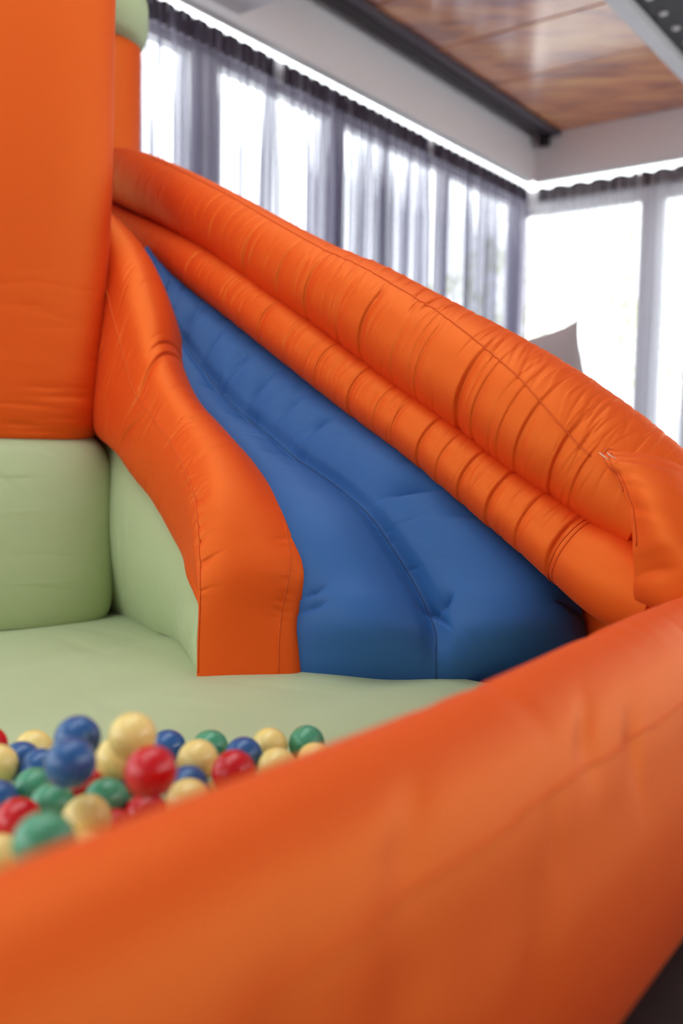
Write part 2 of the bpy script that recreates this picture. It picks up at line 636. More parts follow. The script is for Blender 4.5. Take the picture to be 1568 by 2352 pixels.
def outer_y(u):
    k = (u - 784) / FPX
    t = (0.63 - k * 2.15) / (0.731 + 0.682 * k)
    return (2.15 + 0.682 * t) * KO


# --- upper tube of the outer slide wall: (pixel centre, pixel radius)
UP = [(150, 375, 60), (240, 405, 62), (296, 412, 64), (391, 452, 69), (458, 487, 72), (543, 534, 75), (616, 582, 82), (741, 657, 92), (836, 708, 103),
      (935, 771, 114), (1025, 828, 123), (1119, 885, 130), (1200, 938, 137), (1284, 998, 142), (1372, 1058, 141), (1450, 1120, 140), (1530, 1185, 136)]
C = np.array([px(u, v, outer_y(u)) for u, v, r in UP])
R = np.array([r * outer_y(u) / FPX for u, v, r in UP])
CR = resample(np.concatenate([C, R[:, None]], 1), 1000)
G = tube_grid(CR[:, :3], CR[:, 3] * 1.0, CR[:, 3] * 1.0, 128)
Lt = arclen(G)
ucen = np.array([proj(c)[0] for c in CR[:, :3]])


def at_u(u):
    return float(np.interp(u, ucen, Lt / Lt[-1]))


major = [(480, .004), (545, .007), (625, .011), (705, .008), (770, .013), (850, .006), (905, .014), (985, .005), (1040, .007), (1135, .019), (1172, .008),
         (1235, .006), (1275, .010), (1352, .013), (1400, .004)]
it = [(at_u(u), 0.29 + rng.uniform(-.02, .02), d * 0.75, 0.007 + d * 0.5, 0.19, 0.10) for u, d in major]
it += random_folds(260, (0.15, 0.98), (0.10, 0.5), (0.0007, 0.0028), (0.0028, 0.007), (0.06, 0.16), (-.1, .2))
it += random_folds(170, (0.55, 0.99), (0.93, 1.13), (0.001, 0.0036), (0.003, 0.007), (0.04, 0.10), (0.1, 0.4))
G = G + grid_normals(G, True) * creases(G, True, it)[..., None]
up = grid_mesh('upper_wall_tube', G, True, (True, True), ORANGE, castle)
th_s = np.interp(ucen, [300, 500, 1000, 1215, 1375, 1600], [.06, .06, .095, .150, .205, .23])


def seam_on(G, frac, off=0.0008):
    K = G.shape[1]
    f = frac * K
    i = np.floor(f).astype(int)
    w = (f - i)[:, None]
    r = np.arange(G.shape[0])
    P = G[r, i % K] * (1 - w) + G[r, (i + 1) % K] * w
    n = grid_normals(G, True)[r, i % K]
    return P + n * off


sl = slice(226, int(at_u(1400) * 999))
sp = seam_on(G, th_s)[sl]
thin_tube('seam', sp[::2], 0.0022, ORANGE_SEAM, up)

# --- lower tube
LOW = [(170, 470, 44), (270, 525, 45), (378, 575, 49), (510, 653, 54), (666, 768, 60), (819, 885, 64), (990, 1008, 69), (1157, 1141, 76), (1266, 1223, 84),
       (1335, 1275, 92), (1395, 1312, 104), (1450, 1345, 108), (1530, 1385, 104)]
C = np.array([px(u, v, outer_y(u) - 0.10) for u, v, r in LOW])
R = np.array([r * (outer_y(u) - 0.10) / FPX for u, v, r in LOW])
CR = resample(np.concatenate([C, R[:, None]], 1), 1000)
G = tube_grid(CR[:, :3], CR[:, 3], CR[:, 3] * 1.02, 112)
Lt = arclen(G)
ucen = np.array([proj(c)[0] for c in CR[:, :3]])
it = []
for u, d in ((400, .003), (470, .005), (560, .006), (640, .008), (700, .006), (770, .008), (845, .012), (905, .006), (945, .007), (1005, .012), (1050, .007), (1100, .013), (1165, .014), (1235, .010),
             (1310, .015)):
    it.append((at_u(u), 0.24, d * 0.75, 0.007 + d * 0.4, 0.24, 0.05))
it += random_folds(240, (0.15, 0.92), (0.02, 0.46), (0.0007, 0.0026), (0.0028, 0.007), (0.06, 0.18), (-.05, .12))
G = G + grid_normals(G, True) * creases(G, True, it)[..., None]
lo = grid_mesh('lower_wall_tube', G, True, (True, True), ORANGE, castle)
q = int(at_u(1318) * 999)
for dq in (0, 5):
    ring = G[q + dq] + grid_normals(G, True)[q + dq] * 0.001
    thin_tube('seam', ring[2:58], 0.0016, ORANGE_SEAM, lo)

# --- corner bolster where the slide wall turns into the front wall
r0 = [(1548, 1028, 2.42), (1490, 1006, 2.30), (1430, 1020, 2.20), (1382, 1048, 2.145), (1424, 1115, 2.09), (1447, 1190, 2.05), (1454, 1270, 2.04), (1453, 1340, 2.045),
      (1460, 1410, 2.08), (1500, 1480, 2.2), (1580, 1420, 2.42), (1610, 1220, 2.52), (1590, 1080, 2.5)]
r1 = [(1625, 1085, 2.40), (1575, 1040, 2.26), (1515, 1040, 2.15), (1475, 1080, 2.07), (1490, 1150, 2.01), (1505, 1225, 1.98), (1510, 1300, 1.98), (1505, 1370, 1.99),
      (1510, 1450, 2.03), (1550, 1520, 2.15), (1650, 1480, 2.40), (1690, 1280, 2.48), (1670, 1140, 2.46)]
r2 = [(1710, 1190, 2.34), (1660, 1130, 2.20), (1610, 1115, 2.09), (1575, 1150, 2.00), (1585, 1220, 1.95), (1590, 1290, 1.92), (1590, 1360, 1.92), (1585, 1430, 1.94),
      (1590, 1500, 1.99), (1640, 1570, 2.12), (1740, 1540, 2.34), (1780, 1380, 2.42), (1755, 1250, 2.40)]
r3 = [(1770, 1330, 2.25), (1730, 1290, 2.14), (1690, 1280, 2.02), (1660, 1300, 1.95), (1665, 1350, 1.91), (1665, 1400, 1.89), (1665, 1450, 1.89), (1662, 1500, 1.92),
      (1665, 1560, 1.97), (1710, 1620, 2.08), (1790, 1600, 2.25), (1830, 1480, 2.34), (1815, 1390, 2.32)]
P = np.array([[px(*p) for p in r] for r in (r0, r1, r2, r3)])
P = resample(P, 170)
G = resample_closed(P, 260)
it = random_folds(0)
for k in range(46):                              # gathers running away from the sewn edge
    v = rng.uniform(0.10, 0.62)
    it.append((rng.uniform(0.0, 0.12), v, 0, 1, 1, 0))
S_, K_ = G.shape[:2]
uu = (np.arange(S_) / (S_ - 1))[:, None]
vv = (np.arange(K_) / K_)[None, :]
D = np.zeros((S_, K_))
for k in range(60):
    v0 = rng.uniform(0.08, 0.66)
    slope = rng.uniform(-0.02, 0.05) + 0.06
    w = rng.uniform(0.004, 0.010)
    a = rng.uniform(0.002, 0.0065) * (1 if rng.random() < .7 else -.6)
    u0, ul = rng.uniform(0.0, 0.25), rng.uniform(0.15, 0.45)
    x = (vv - v0 + slope * uu) / w
    D -= a * np.exp(-np.abs(x)**1.5) * np.exp(-((uu - u0) / ul)**2)
G = G + grid_normals(G, True) * D[..., None]
cb = grid_mesh('corner_bolster', G, True, (True, True), ORANGE, castle)
nrm = grid_normals(G, True)
e = G[1] + nrm[1] * 0.001
i0, i1 = int(0.06 * K_), int(0.30 * K_)
thin_tube('seam', e[i0:i1], 0.0022, ORANGE_SEAM, cb)
e = G[8] + nrm[8] * 0.001
thin_tube('seam', e[int(.23 * K_):int(.36 * K_)], 0.0018, ORANGE_SEAM, cb)
for a, b, c in (((1376, 1040, 2.12), (1392, 1052, 2.10), (1398, 1056, 2.115)), ((1394, 1040, 2.12), (1404, 1048, 2.10), (1415, 1054, 2.115))):
    thin_tube('loose_thread', resample(np.array([px(*a), px(*b), px(*c)]), 8), 0.0009, THREAD, cb, 5)

# --- inner slide wall: rails  (left foot, upper left seam, right shoulder)
IW = [((195, 880, 3.27), (200, 520, 3.25), (235, 470, 3.33)), ((205, 935, 3.17), (246, 640, 3.14), (312, 548, 3.27)), ((215, 985, 3.10), (270, 725, 3.04), (352, 622, 3.18)),
      ((240, 1012, 3.04), (292, 810, 2.95), (386, 720, 3.09)), ((268, 1042, 2.98), (318, 896, 2.85), (404, 815, 3.00)), ((300, 1088, 2.90), (356, 945, 2.77), (446, 905, 2.91)),
      ((350, 1152, 2.80), (402, 1012, 2.67), (527, 998, 2.81)), ((393, 1228, 2.70), (437, 1078, 2.57), (598, 1075, 2.71)), ((422, 1285, 2.60), (458, 1160, 2.47), (650, 1148, 2.59)),
      ((432, 1330, 2.51), (465, 1250, 2.41), (682, 1230, 2.49)), ((450, 1368, 2.44), (467, 1330, 2.375), (688, 1312, 2.42)), ((461, 1400, 2.40), (465, 1405, 2.365), (668, 1412, 2.40)),
      ((460, 1480, 2.39), (462, 1480, 2.36), (661, 1482, 2.385)), ((460, 1556, 2.385), (461, 1556, 2.355), (660, 1556, 2.375))]
rings = []
for i, (lb, s, r) in enumerate(IW):
    lb, s, r = px(*lb), px(*s), px(*r)
    k = min(1.0, max(0.0, (11.5 - i) / 4.0))     # the rounding dies out towards the flat end plate
    lat = r - s
    lat /= np.linalg.norm(lat)
    upv = np.array([0, -0.45, 0.9]) if i < 8 else np.array([0, -0.9, 0.45])
    upv = upv / np.linalg.norm(upv)
    b = 0.040 * k + 0.006
    t1 = s * .72 + r * .28 + upv * b
    t2 = s * .35 + r * .65 + upv * b * 1.05
    nl = np.cross(s - lb, np.array([-.75, .66, 0]))
    nl /= max(np.linalg.norm(nl), 1e-6)
    if nl @ (EYE - lb) < 0:
        nl = -nl
    m1 = lb * .5 + s * .5 + nl * 0.022 * k
    rb = r + np.array([0.03, 0.16, -0.16 if i < 12 else 0.0]) + np.array([0, 0, -0.10]) * k
    lb2 = lb + np.array([0.08, 0.14, -0.02 if i < 12 else 0.0])
    rings.append([lb, m1, s, t1, t2, r, rb, lb2])
P = np.array(rings)
P = resample(P, 420)
G = resample_closed(P, 200)
Lt = arclen(G) / arclen(G)[-1]


def at_ring(idx):
    t = chord(np.array(rings))
    return float(np.interp(idx, np.arange(len(t)), t) / t[-1])


# station of every ring along v: find v fractions of the seam
Q = np.concatenate([np.array(rings)[:, -3:], np.array(rings), np.array(rings)[:, :3]], axis=1).swapaxes(0, 1)
tq = chord(Q)
vfrac = (tq[3:11] - tq[3]) / (tq[11] - tq[3])
vs, vr = vfrac[2], vfrac[5]
it = [(at_ring(4.0), vs + 0.10, 0.012, 0.012, 0.16, -0.03), (at_ring(3.7), vs + 0.2, 0.006, 0.009, 0.10, 0.0), (at_ring(4.3), vs - 0.10, 0.007, 0.012, 0.08, 0.35),
      (at_ring(7.2), vs - .02, 0.004, 0.010, 0.05, 0.3), (at_ring(5.3), vs + 0.25, 0.003, 0.012, 0.1, 0.1)]
it += random_folds(60, (0.12, 0.66), (0.02, vr - 0.02), (0.0010, 0.0032), (0.004, 0.009), (0.03, 0.09), (-.2, .2))
it += [(rng.uniform(at_ring(7.5), at_ring(11)), vs + rng.uniform(-.01, .03), rng.uniform(.001, .004), rng.uniform(.004, .009), rng.uniform(.02, .05), rng.uniform(-.3, -.1)) for _ in range(26)]
it += [(rng.uniform(at_ring(9), at_ring(12)), vr + rng.uniform(-.03, .0), rng.uniform(.001, .004), rng.uniform(.004, .008), rng.uniform(.015, .03), rng.uniform(-.1, .3)) for _ in range(14)]
G = G + grid_normals(G, True) * creases(G, True, it)[..., None]
iw = grid_mesh('inner_wall', G, True, (True, True), ORANGE, castle)
thin_tube('seam', seam_on(G, np.full(G.shape[0], vs))[24:-2:2], 0.0022, ORANGE_SEAM, iw)
thin_tube('seam', seam_on(G, np.full(G.shape[0], vr - 0.015))[int(420 * at_ring(8.7)):-2:2], 0.0018, ORANGE_SEAM, iw)

# --- blue slide: rows (left edge, centre seam, right edge), foot first
SL = [((666, 1568, 2.41), (1000, 1566, 2.36), (1345, 1568, 2.42)), ((668, 1500, 2.415), (1000, 1505, 2.345), (1347, 1500, 2.39)), ((670, 1440, 2.42), (998, 1446, 2.365), (1343, 1440, 2.385)),
      ((668, 1390, 2.44), (977, 1392, 2.41), (1335, 1390, 2.40)), ((655, 1340, 2.47), (950, 1340, 2.45), (1325, 1342, 2.41)), ((610, 1260, 2.52), (902, 1262, 2.50), (1262, 1285, 2.45)),
      ((570, 1180, 2.60), (850, 1187, 2.555), (1150, 1180, 2.54)), ((520, 1110, 2.72), (765, 1112, 2.66), (1010, 1062, 2.67)), ((470, 1050, 2.82), (690, 1060, 2.74), (900, 980, 2.80)),
      ((410, 970, 2.95), (600, 985, 2.86), (770, 890, 2.97)), ((370, 910, 3.05), (530, 925, 2.96), (690, 826, 3.08)), ((320, 820, 3.2), (435, 805, 3.12), (570, 735, 3.26)),
      ((290, 720, 3.3), (372, 705, 3.23), (450, 648, 3.44)), ((265, 620, 3.4), (320, 605, 3.36), (370, 565, 3.58))]
rows = []
for i, (l, c, r) in enumerate(SL):
    l, c, r = px(*l), px(*c), px(*r)
    nv = np.array([-0.15, -0.75, 0.65]) if i > 4 else np.array([0, -0.95, 0.3])
    nv /= np.linalg.norm(nv)
    k = [0.012, 0.055, 0.10, 0.115, 0.105, 0.09, 0.075, 0.07, 0.065, 0.06, 0.055, 0.05, 0.045, 0.04][i]
    row = []
    for f in np.linspace(0, 1, 9)[:-1]:
        row.append(l * (1 - f) + c * f + nv * k * 0.85 * (math.sin(math.pi * f))**0.75)
    for f in np.linspace(0, 1, 9):
        row.append(c * (1 - f) + r * f + nv * k * (math.sin(math.pi * f) if f < 1 else 0)**0.75)
    rows.append(row)
P = resample(np.array(rows), 380)
G = resample(P.swapaxes(0, 1), 300).swapaxes(0, 1)
tr_ = chord(np.array(rows))
tr_ = tr_ / tr_[-1]


def sr(i):
    return float(np.interp(i, np.arange(len(tr_)), tr_))


it = []
for (i, vc, d, w, sp_, sk) in ((6.25, .70, .018, .012, .13, .06), (5.6, .80, .005, .012, .10, .05), (8.3, .68, .010, .012, .10, .10), (8.9, .66, .008, .010, .10, .10), (9.7, .62, .012, .012, .12, .10),
                               (10.3, .64, .008, .010, .12, .10), (10.8, .60, .009, .012, .12, .12), (11.4, .6, .010, .012, .14, .1), (12.1, .55, .008, .012, .16, .1), (12.6, .5, .008, .010, .2, .0),
                               (8.0, .40, .006, .012, .08, .05), (9.2, .42, .006, .012, .08, .05), (10.2, .42, .006, .012, .08, .05), (2.7, .08, .008, .008, .05, .2), (3.4, .10, .010, .010, .05, .3),
                               (2.9, .93, .009, .010, .05, -.2), (2.6, .96, .006, .008, .04, -.2), (2.85, .525, .014, .012, .03, .6), (2.6, .475, .012, .012, .03, -.6)):
    it.append((sr(i), vc, d * (1.9 if i < 4 else 2.3), w * (1.1 if i < 4 else 2.4), sp_ * 1.2, sk))
it += random_folds(46, (0.35, 0.95), (0.3, 0.85), (0.0015, 0.0055), (0.006, 0.014), (0.04, 0.10), (0.0, 0.15))
it += random_folds(16, (0.16, 0.30), (0.42, 0.60), (0.001, 0.003), (0.005, 0.010), (0.02, 0.05), (-.3, .5))
G = G + grid_normals(G, False) * creases(G, False, it)[..., None]
sl_ = grid_mesh('slide_surface', G, False, mat=BLUE, parent=castle)
_tc = chord(P.swapaxes(0, 1))
ci = int(round(_tc[8] / _tc[-1] * 299))
cs = G[:, ci] + grid_normals(G, False)[:, ci] * 0.0005
thin_tube('seam', cs[2:-2:2], 0.0016, BLUE_SEAM, sl_)

# --- orange flap under the lower tube, right of the slide's foot
fl = [[(1326, 1385, 2.44), (1328, 1450, 2.43), (1328, 1575, 2.43)], [(1370, 1400, 2.37), (1372, 1470, 2.37), (1372, 1575, 2.38)], [(1430, 1400, 2.30), (1430, 1480, 2.30), (1430, 1600, 2.31)],
      [(1520, 1420, 2.24), (1520, 1500, 2.23), (1520, 1640, 2.24)]]
P = resample(np.array([[px(*p) for p in r] for r in fl]), 40)
G = resample(P.swapaxes(0, 1), 40).swapaxes(0, 1)
grid_mesh('end_flap', G, False, mat=ORANGE, parent=castle)

# --- front wall: section (offset across, height), run along S
sec = [(-0.425, 0.0), (-0.388, 0.05), (-0.372, 0.14), (-0.385, 0.24), (-0.410, 0.32), (-0.430, 0.375), (-0.448, 0.412), (-0.475, 0.450), (-0.515, 0.477), (-0.560, 0.485), (-0.610, 0.464), (-0.645, 0.42),
       (-0.662, 0.35), (-0.665, 0.26), (-0.655, 0.17), (-0.645, 0.08), (-0.64, 0.0)]
ss = np.linspace(-0.55, 2.18, 24)
P = np.array([[ao(s, o, max(0.0, z)) for (o, z) in sec] for s in ss])
P[:, :, 2] += 0.006 * np.sin(ss * 4.2 + 0.5)[:, None] * (P[:, :, 2] > 0.3)
G = resample(resample(P, 420).swapaxes(0, 1), 220).swapaxes(0, 1)
it = []
for (s, v, d, w, sp_, sk) in ((1.13, .40, .007, .03, .05, 1.0), (1.25, .36, .006, .03, .05, 0.9), (0.70, .40, .005, .035, .06, 1.0), (0.62, .28, .006, .05, .10, .6), (0.86, .22, .005, .05, .10, .5), (0.45, .3, .005, .05, .1, .6),
                              (1.5, .30, .005, .03, .07, .6), (1.75, .4, .005, .02, .06, .6)):
    it.append(((s + 0.55) / 2.73, v, d, w, sp_, sk))
it += random_folds(26, (0.55, 0.98), (0.25, 0.6), (0.001, 0.003), (0.012, 0.03), (0.04, 0.1), (0.2, 1.0))
nn = grid_normals(G, False)
nn = nn * np.sign((nn * (G - G.mean(axis=1, keepdims=True))).sum())
G = G + nn * creases(G, False, it, soft=True)[..., None]
fw = grid_mesh('front_wall', G, False, mat=ORANGE, parent=castle)
zz = np.abs(G[:, :100, 2] - 0.385)
j = zz.argmin(axis=1)
P = G[np.arange(G.shape[0]), j] + nn[np.arange(G.shape[0]), j] * 0.001
for dz in (0.0,):
    thin_tube('seam', P[::3], 0.0016, ORANGE, fw)
# closed end of the wall at the corner
endc = ao(2.24, -0.60, 0.25)
E0 = G[-1]
EG = np.stack([E0 * (1 - f) + endc * f + AX * 0.10 * math.sin(f * math.pi / 2) for f in np.linspace(0, 1, 12)])
grid_mesh('wall_end', EG, False, mat=ORANGE, parent=castle)

# --- pale green mat
s = np.linspace(-0.55, 2.08, 150)
o = np.linspace(-0.62, -3.05, 150)
Gm = np.array([[ao(a, b, 0.18) for b in o] for a in s])
SS, OO = np.meshgrid(s, o, indexing='ij')
Z = 0.012 * np.exp(-((OO + 0.63) / 0.03)**2)
Z += -0.020 * np.abs(np.sin(math.pi * (OO + 0.70) / 0.42))**6 * 0.35
for k in range(40):
    a0, b0 = rng.uniform(-.3, 2.0), rng.uniform(-2.6, -.8)
    an = rng.uniform(-.5, .5)
    dx, dy = (SS - a0), (OO - b0)
    x = dx * math.cos(an) + dy * math.sin(an)
    y = -dx * math.sin(an) + dy * math.cos(an)
    Z += rng.uniform(-.004, .003) * np.exp(-(x / 0.02)**2 - (y / 0.18)**2)
Gm[:, :, 2] += Z
mat_top = grid_mesh('floor_mat', Gm, False, mat=GREEN, parent=castle)
sk = np.array([np.concatenate([Gm[:, 0], Gm[-1, 1:], Gm[::-1, -1][1:], Gm[0, ::-1][1:]])])
sk2 = sk[0].copy()
sk2[:, 2] = 0.0
grid_mesh('mat_edge', np.stack([sk[0], sk2]), False, mat=GREEN, parent=castle)

# --- green panel under the inner wall
top = [(195, 935, 3.38), (218, 985, 3.32), (245, 1005, 3.24), (272, 1035, 3.12), (303, 1082, 2.98), (353, 1148, 2.84), (396, 1224, 2.73), (425, 1282, 2.63), (436, 1328, 2.54), (453, 1366, 2.46), (464, 1398, 2.42), (464, 1470, 2.41)]
bot = [(205, 1412, 3.36), (235, 1415, 3.31), (262, 1420, 3.22), (290, 1422, 3.11), (325, 1425, 2.99), (360, 1440, 2.88), (395, 1458, 2.80), (415, 1480, 2.72), (430, 1505, 2.62), (443, 1530, 2.52), (455, 1552, 2.43), (461, 1562, 2.40)]
rows = []
for a, b in zip(top, bot):
    a, b = px(*a), px(*b)
    b[2] = min(b[2], 0.176)
    nv = np.array([-0.5, -0.8, 0.15])
    L_ = np.linalg.norm(a - b)
    rows.append([a * (1 - f) + b * f + nv * 0.16 * min(L_, .5) * math.sin(math.pi * f)**0.8 * 0.8 for f in np.linspace(0, 1, 10)])
G = resample(resample(np.array(rows), 160).swapaxes(0, 1), 120).swapaxes(0, 1)
it = [(rng.uniform(.3, .95), rng.uniform(.2, .8), rng.uniform(.001, .004), rng.uniform(.004, .012), rng.uniform(.15, .35), rng.uniform(-.15, .15)) for _ in range(26)]
G = G + grid_normals(G, False) * creases(G, False, it)[..., None]
grid_mesh('side_panel', G, False, mat=GREEN, parent=castle)


# --- columns and step block: rounded-box rings whose right-hand outline is surveyed
def superring(cx, cy, z, hx, hy, n, rot, K=120):
    th = np.linspace(0, 2 * math.pi, K, endpoint=False)
    x = np.sign(np.cos(th)) * np.abs(np.cos(th))**(2 / n) * hx
    y = np.sign(np.sin(th)) * np.abs(np.sin(th))**(2 / n) * hy
    c, s = math.cos(rot), math.sin(rot)
    return np.stack([cx + x * c - y * s, cy + x * s + y * c, np.full(K, z)], 1)


def fitted(cy, z, hx, hy, n, rot, edge):
    cx = -1.1
    for _ in range(12):
        r = superring(cx, cy, z, hx, hy, n, rot)
        u = max(proj(p)[0] for p in r)
        cx -= (u - edge) * (cy - 0.1) / FPX
    return superring(cx, cy, z, hx, hy, n, rot)


def ring_loft(name, rings, mat, n=200, K=200, folds=None, caps=(True, True)):
    G = resample(np.array(rings), n)
    G = resample_closed(G, K)
    if folds:
        G = G + grid_normals(G, True) * creases(G, True, folds)[..., None]
    return grid_mesh(name, G, True, caps, mat, castle)


def colz(y, Y=2.95):
    return 0.8 + (999 - y) / FPX * Y


rot = 0.45
col = []
for y, e_, k in ((1012, 204, .90), (1009, 213, .945), (1000, 219, .965), (975, 229, .98), (945, 236, .99), (900, 240, 1), (800, 244, 1), (600, 250, 1), (400, 258, 1), (200, 262, 1), (0, 265, 1), (-300, 270, 1)):
    col.append(fitted(3.15, colz(y), 0.40 * k, 0.30 * k, 4.0, rot, e_))
f = [(rng.uniform(.0, .10), rng.uniform(0.55, 0.98), rng.uniform(.001, .004), rng.uniform(.005, .01), rng.uniform(.02, .06), rng.uniform(-.3, .3)) for _ in range(40)]
f += random_folds(30, (0.05, 0.35), (0.6, 0.98), (0.0005, 0.0016), (0.004, 0.008), (0.03, 0.07), (-.5, .5))
f += [(0.055, 0.78, 0.0012, 0.004, 0.2, 0.0)]
ring_loft('column', col, ORANGE, 260, 220, f)
capr = [superring(-1.16, 3.2, z, 0.40 * k, 0.32 * k, 3.2, rot) for z, k in ((2.60, .9), (2.64, 1.08), (2.72, 1.2), (2.82, 1.2), (2.90, 1.08), (2.94, .8))]
ring_loft('column_cap', capr, GREEN, 60, 120)
blk = []
for y, e_, k, ky in ((1000, 205, .88, .66), (1008, 218, .95, .74), (1030, 236, .975, .82), (1080, 254, .99, .90), (1150, 262, 1.0, .96), (1250, 265, 1.01, 1.0), (1340, 263, 1.0, 1.0), (1400, 258, .99, .97),
                     (1430, 252, .97, .93), (1447, 244, .94, .89)):
    z = 0.8 + (999 - y) / FPX * 2.93
    blk.append(fitted(3.04, max(z, 0.17), 0.62 * k, 0.34 * ky, 4.5, rot, e_))
f = [(0.18, 0.80, 0.010, 0.010, 0.03, 2.2), (0.12, 0.86, 0.004, 0.008, 0.03, 1.2), (0.05, .9, .003, .006, .03, .8)]
f += random_folds(30, (0.0, 0.9), (0.6, 0.98), (0.0006, 0.002), (0.006, 0.012), (0.03, 0.07), (-.8, .8))
ring_loft('step_block', blk, GREEN, 160, 220, f)

cz = [px(255, y, 4.15)[2] for y in (420, 300, 200, 100, 40)]
bc = []
for z, e_ in zip(cz + [cz[-1] + 0.1], (322, 322, 323, 324, 325, 325)):
    cx = -1.2
    for _ in range(10):
        r = superring(cx, 4.15, z, 0.19, 0.19, 2.3, 0)
        cx -= (max(proj(p)[0] for p in r) - e_) * 4.1 / FPX
    bc.append(superring(cx, 4.15, z, 0.19, 0.19, 2.3, 0))
low = bc[0].copy()
low[:, 2] = 0.16
mid = bc[0].copy()
mid[:, 2] = 0.8
ring_loft('column', [low, mid] + bc, ORANGE, 80, 100)
ccx = bc[-1][:, 0].mean()
zt = px(300, 80, 4.0)[2]
capr = [superring(ccx, 4.12, zt + dz, 0.225 * k, 0.225 * k, 2.3, 0) for dz, k in ((0.0, .80), (0.02, .90), (0.07, .985), (0.14, 1.01), (0.22, .96), (0.26, .8))]
ff = [(rng.uniform(.3, .8), rng.uniform(0, 1), .004, .01, .03, 1.0) for _ in range(24)]
ring_loft('column_cap', capr, GREEN, 70, 140, ff)

# --- outer side panel carrying the slide wall, and the platform behind the columns
b1 = []
for u, v, r in UP[1:]:
    p = px(u, v, outer_y(u) + 0.06)
    b1.append([p, p * np.array([1, 1, 0.5]) + np.array([0.02, 0.02, 0.0]), p * np.array([1, 1, 0.0])])
G = resample(resample(np.array(b1), 60).swapaxes(0, 1), 30).swapaxes(0, 1)
grid_mesh('outer_panel', G, False, mat=ORANGE, parent=castle)

for ch_ in list(castle.children):
    k = ch_.name.split('.')[0]
    lab = {'slide_surface': 'blue padded slide surface with a centre seam', 'floor_mat': 'pale green padded mat', 'side_panel': 'pale green padded side panel',
           'step_block': 'pale green padded step block', 'column_cap': 'pale green rounded cap', 'mat_edge': 'pale green edge of the mat'}.get(k)
    if lab:
        ch_['label'] = lab

# ------------------------------------------------------------------ balls (70 mm)
BR = 0.035


def ball_mesh():
    bm = bmesh.new()
    bmesh.ops.create_uvsphere(bm, u_segments=32, v_segments=17, radius=BR)
    for v in bm.verts:                            # shallow moulding seam round the middle
        if abs(v.co.z) < 0.0034:
            v.co.x *= 0.996
            v.co.y *= 0.996
    me = bpy.data.meshes.new('play_ball')
    bm.to_mesh(me)
    bm.free()
    me.shade_smooth()
    return me


ball_me = {}
for c, m in BALL.items():
    me = ball_mesh()
    me.materials.append(m)
    ball_me[c] = me
BALLS = [
    ('blue', 178, 1697, 109, 'upper blue ball, highest of the heap, just behind the front blue ball'),
    ('blue', 162, 1753, 120, 'large blue ball in front of the highest blue ball on the heap'),
    ('yellow', 304, 1691, 112, 'tall-standing yellow ball on top of the heap, above the big red ball'),
    ('yellow', 268, 1742, 101, 'yellow ball tucked between the blue pair and the topmost yellow ball'),
    ('red', 346, 1773, 124, 'big bright red ball in the middle, below the topmost yellow ball'),
    ('yellow', 77, 1722, 84, 'pale yellow ball on the mat to the left of the blue pair'),
    ('blue', 48, 1748, 82, 'dark blue ball in front of the pale yellow ball on the left'),
    ('blue', 92, 1766, 84, 'half-hidden blue ball squeezed against the left side of the large blue ball'),
    ('yellow', -6, 1757, 94, 'yellow ball cut off by the left edge of the photo, highest of its side'),
    ('red', -26, 1712, 82, 'orange-red ball of which only a sliver shows at the left edge'),
    ('green', 80, 1812, 97, 'dark green ball left of and below the large blue ball'),
    ('green', 120, 1851, 102, 'green ball under the large blue ball, above the foremost pale green ball'),
    ('blue', -8, 1843, 96, 'blue ball cut off by the left edge, above the left red ball'),
    ('red', 42, 1887, 110, 'red ball at the left edge between blue and pale green balls'),
    ('green', 101, 1936, 148, 'foremost pale green ball, the largest of all, close to the orange wall'),
    ('yellow', 199, 1883, 116, 'yellow ball beside the foremost pale green ball'),
    ('green', 243, 1838, 107, 'green ball left of the big bright red ball'),
    ('red', 183, 1826, 98, 'dark red ball glimpsed in the gap under the large blue ball'),
    ('red', 226, 1798, 92, 'red ball half hidden to the right of the large blue ball'),
    ('blue', 292, 1774, 84, 'blue ball peeping out left of the big bright red ball'),
    ('blue', 385, 1719, 76, 'small blue ball just right of the topmost yellow ball'),
    ('green', 482, 1719, 86, 'soft green ball at the back between two yellow and blue balls'),
    ('yellow', 454, 1747, 96, 'light yellow ball in front of the soft green ball at the back'),
    ('green', 437, 1779, 92, 'green ball touching the right side of the big bright red ball'),
    ('blue', 430, 1808, 88, 'blue ball lying low between big red ball and wall yellow ball'),
    ('blue', 559, 1737, 91, 'blue ball above the second red ball on the right'),
    ('yellow', 619, 1714, 86, 'yellow ball at the back next to the rightmost green ball'),
    ('green', 704, 1708, 85, 'deep green ball farthest right, alone on the mat by the wall'),
    ('red', 536, 1774, 105, 'glossy red ball on the right, under the blue ball'),
    ('yellow', 636, 1763, 93, 'yellow ball right of the glossy red ball, dipping behind the wall'),
    ('yellow', 431, 1842, 93, 'amber yellow ball at the wall below the low blue ball'),
    ('yellow', 523, 1818, 93, 'amber yellow ball at the wall below the glossy red ball'),
    ('red', 337, 1876, 101, 'blurred red ball at the wall directly under the big bright red ball'),
    ('red', 262, 1914, 108, 'blurred red ball at the wall beside the single yellow ball'),
    ('yellow', -6, 1975, 112, 'yellow ball in the bottom left corner of the ball area'),
    ('yellow', 195, 1968, 110, 'orange-tinted yellow ball mostly sunk behind the wall, right of the foremost green ball'),
    ('yellow', 724, 1750, 87, 'yellow ball sinking behind the wall below the rightmost green ball'),
]
pos = []
for c, u, v, d, lab in BALLS:
    Y = 2 * BR * FPX / d
    p = px(u, v, Y)
    if p[2] < 0.18 + BR:                          # rests on the mat
        dr = p - EYE
        p = EYE + dr * ((0.18 + BR - EYE[2]) / dr[2])
    pos.append(p)
pos = np.array(pos)
home = pos.copy()
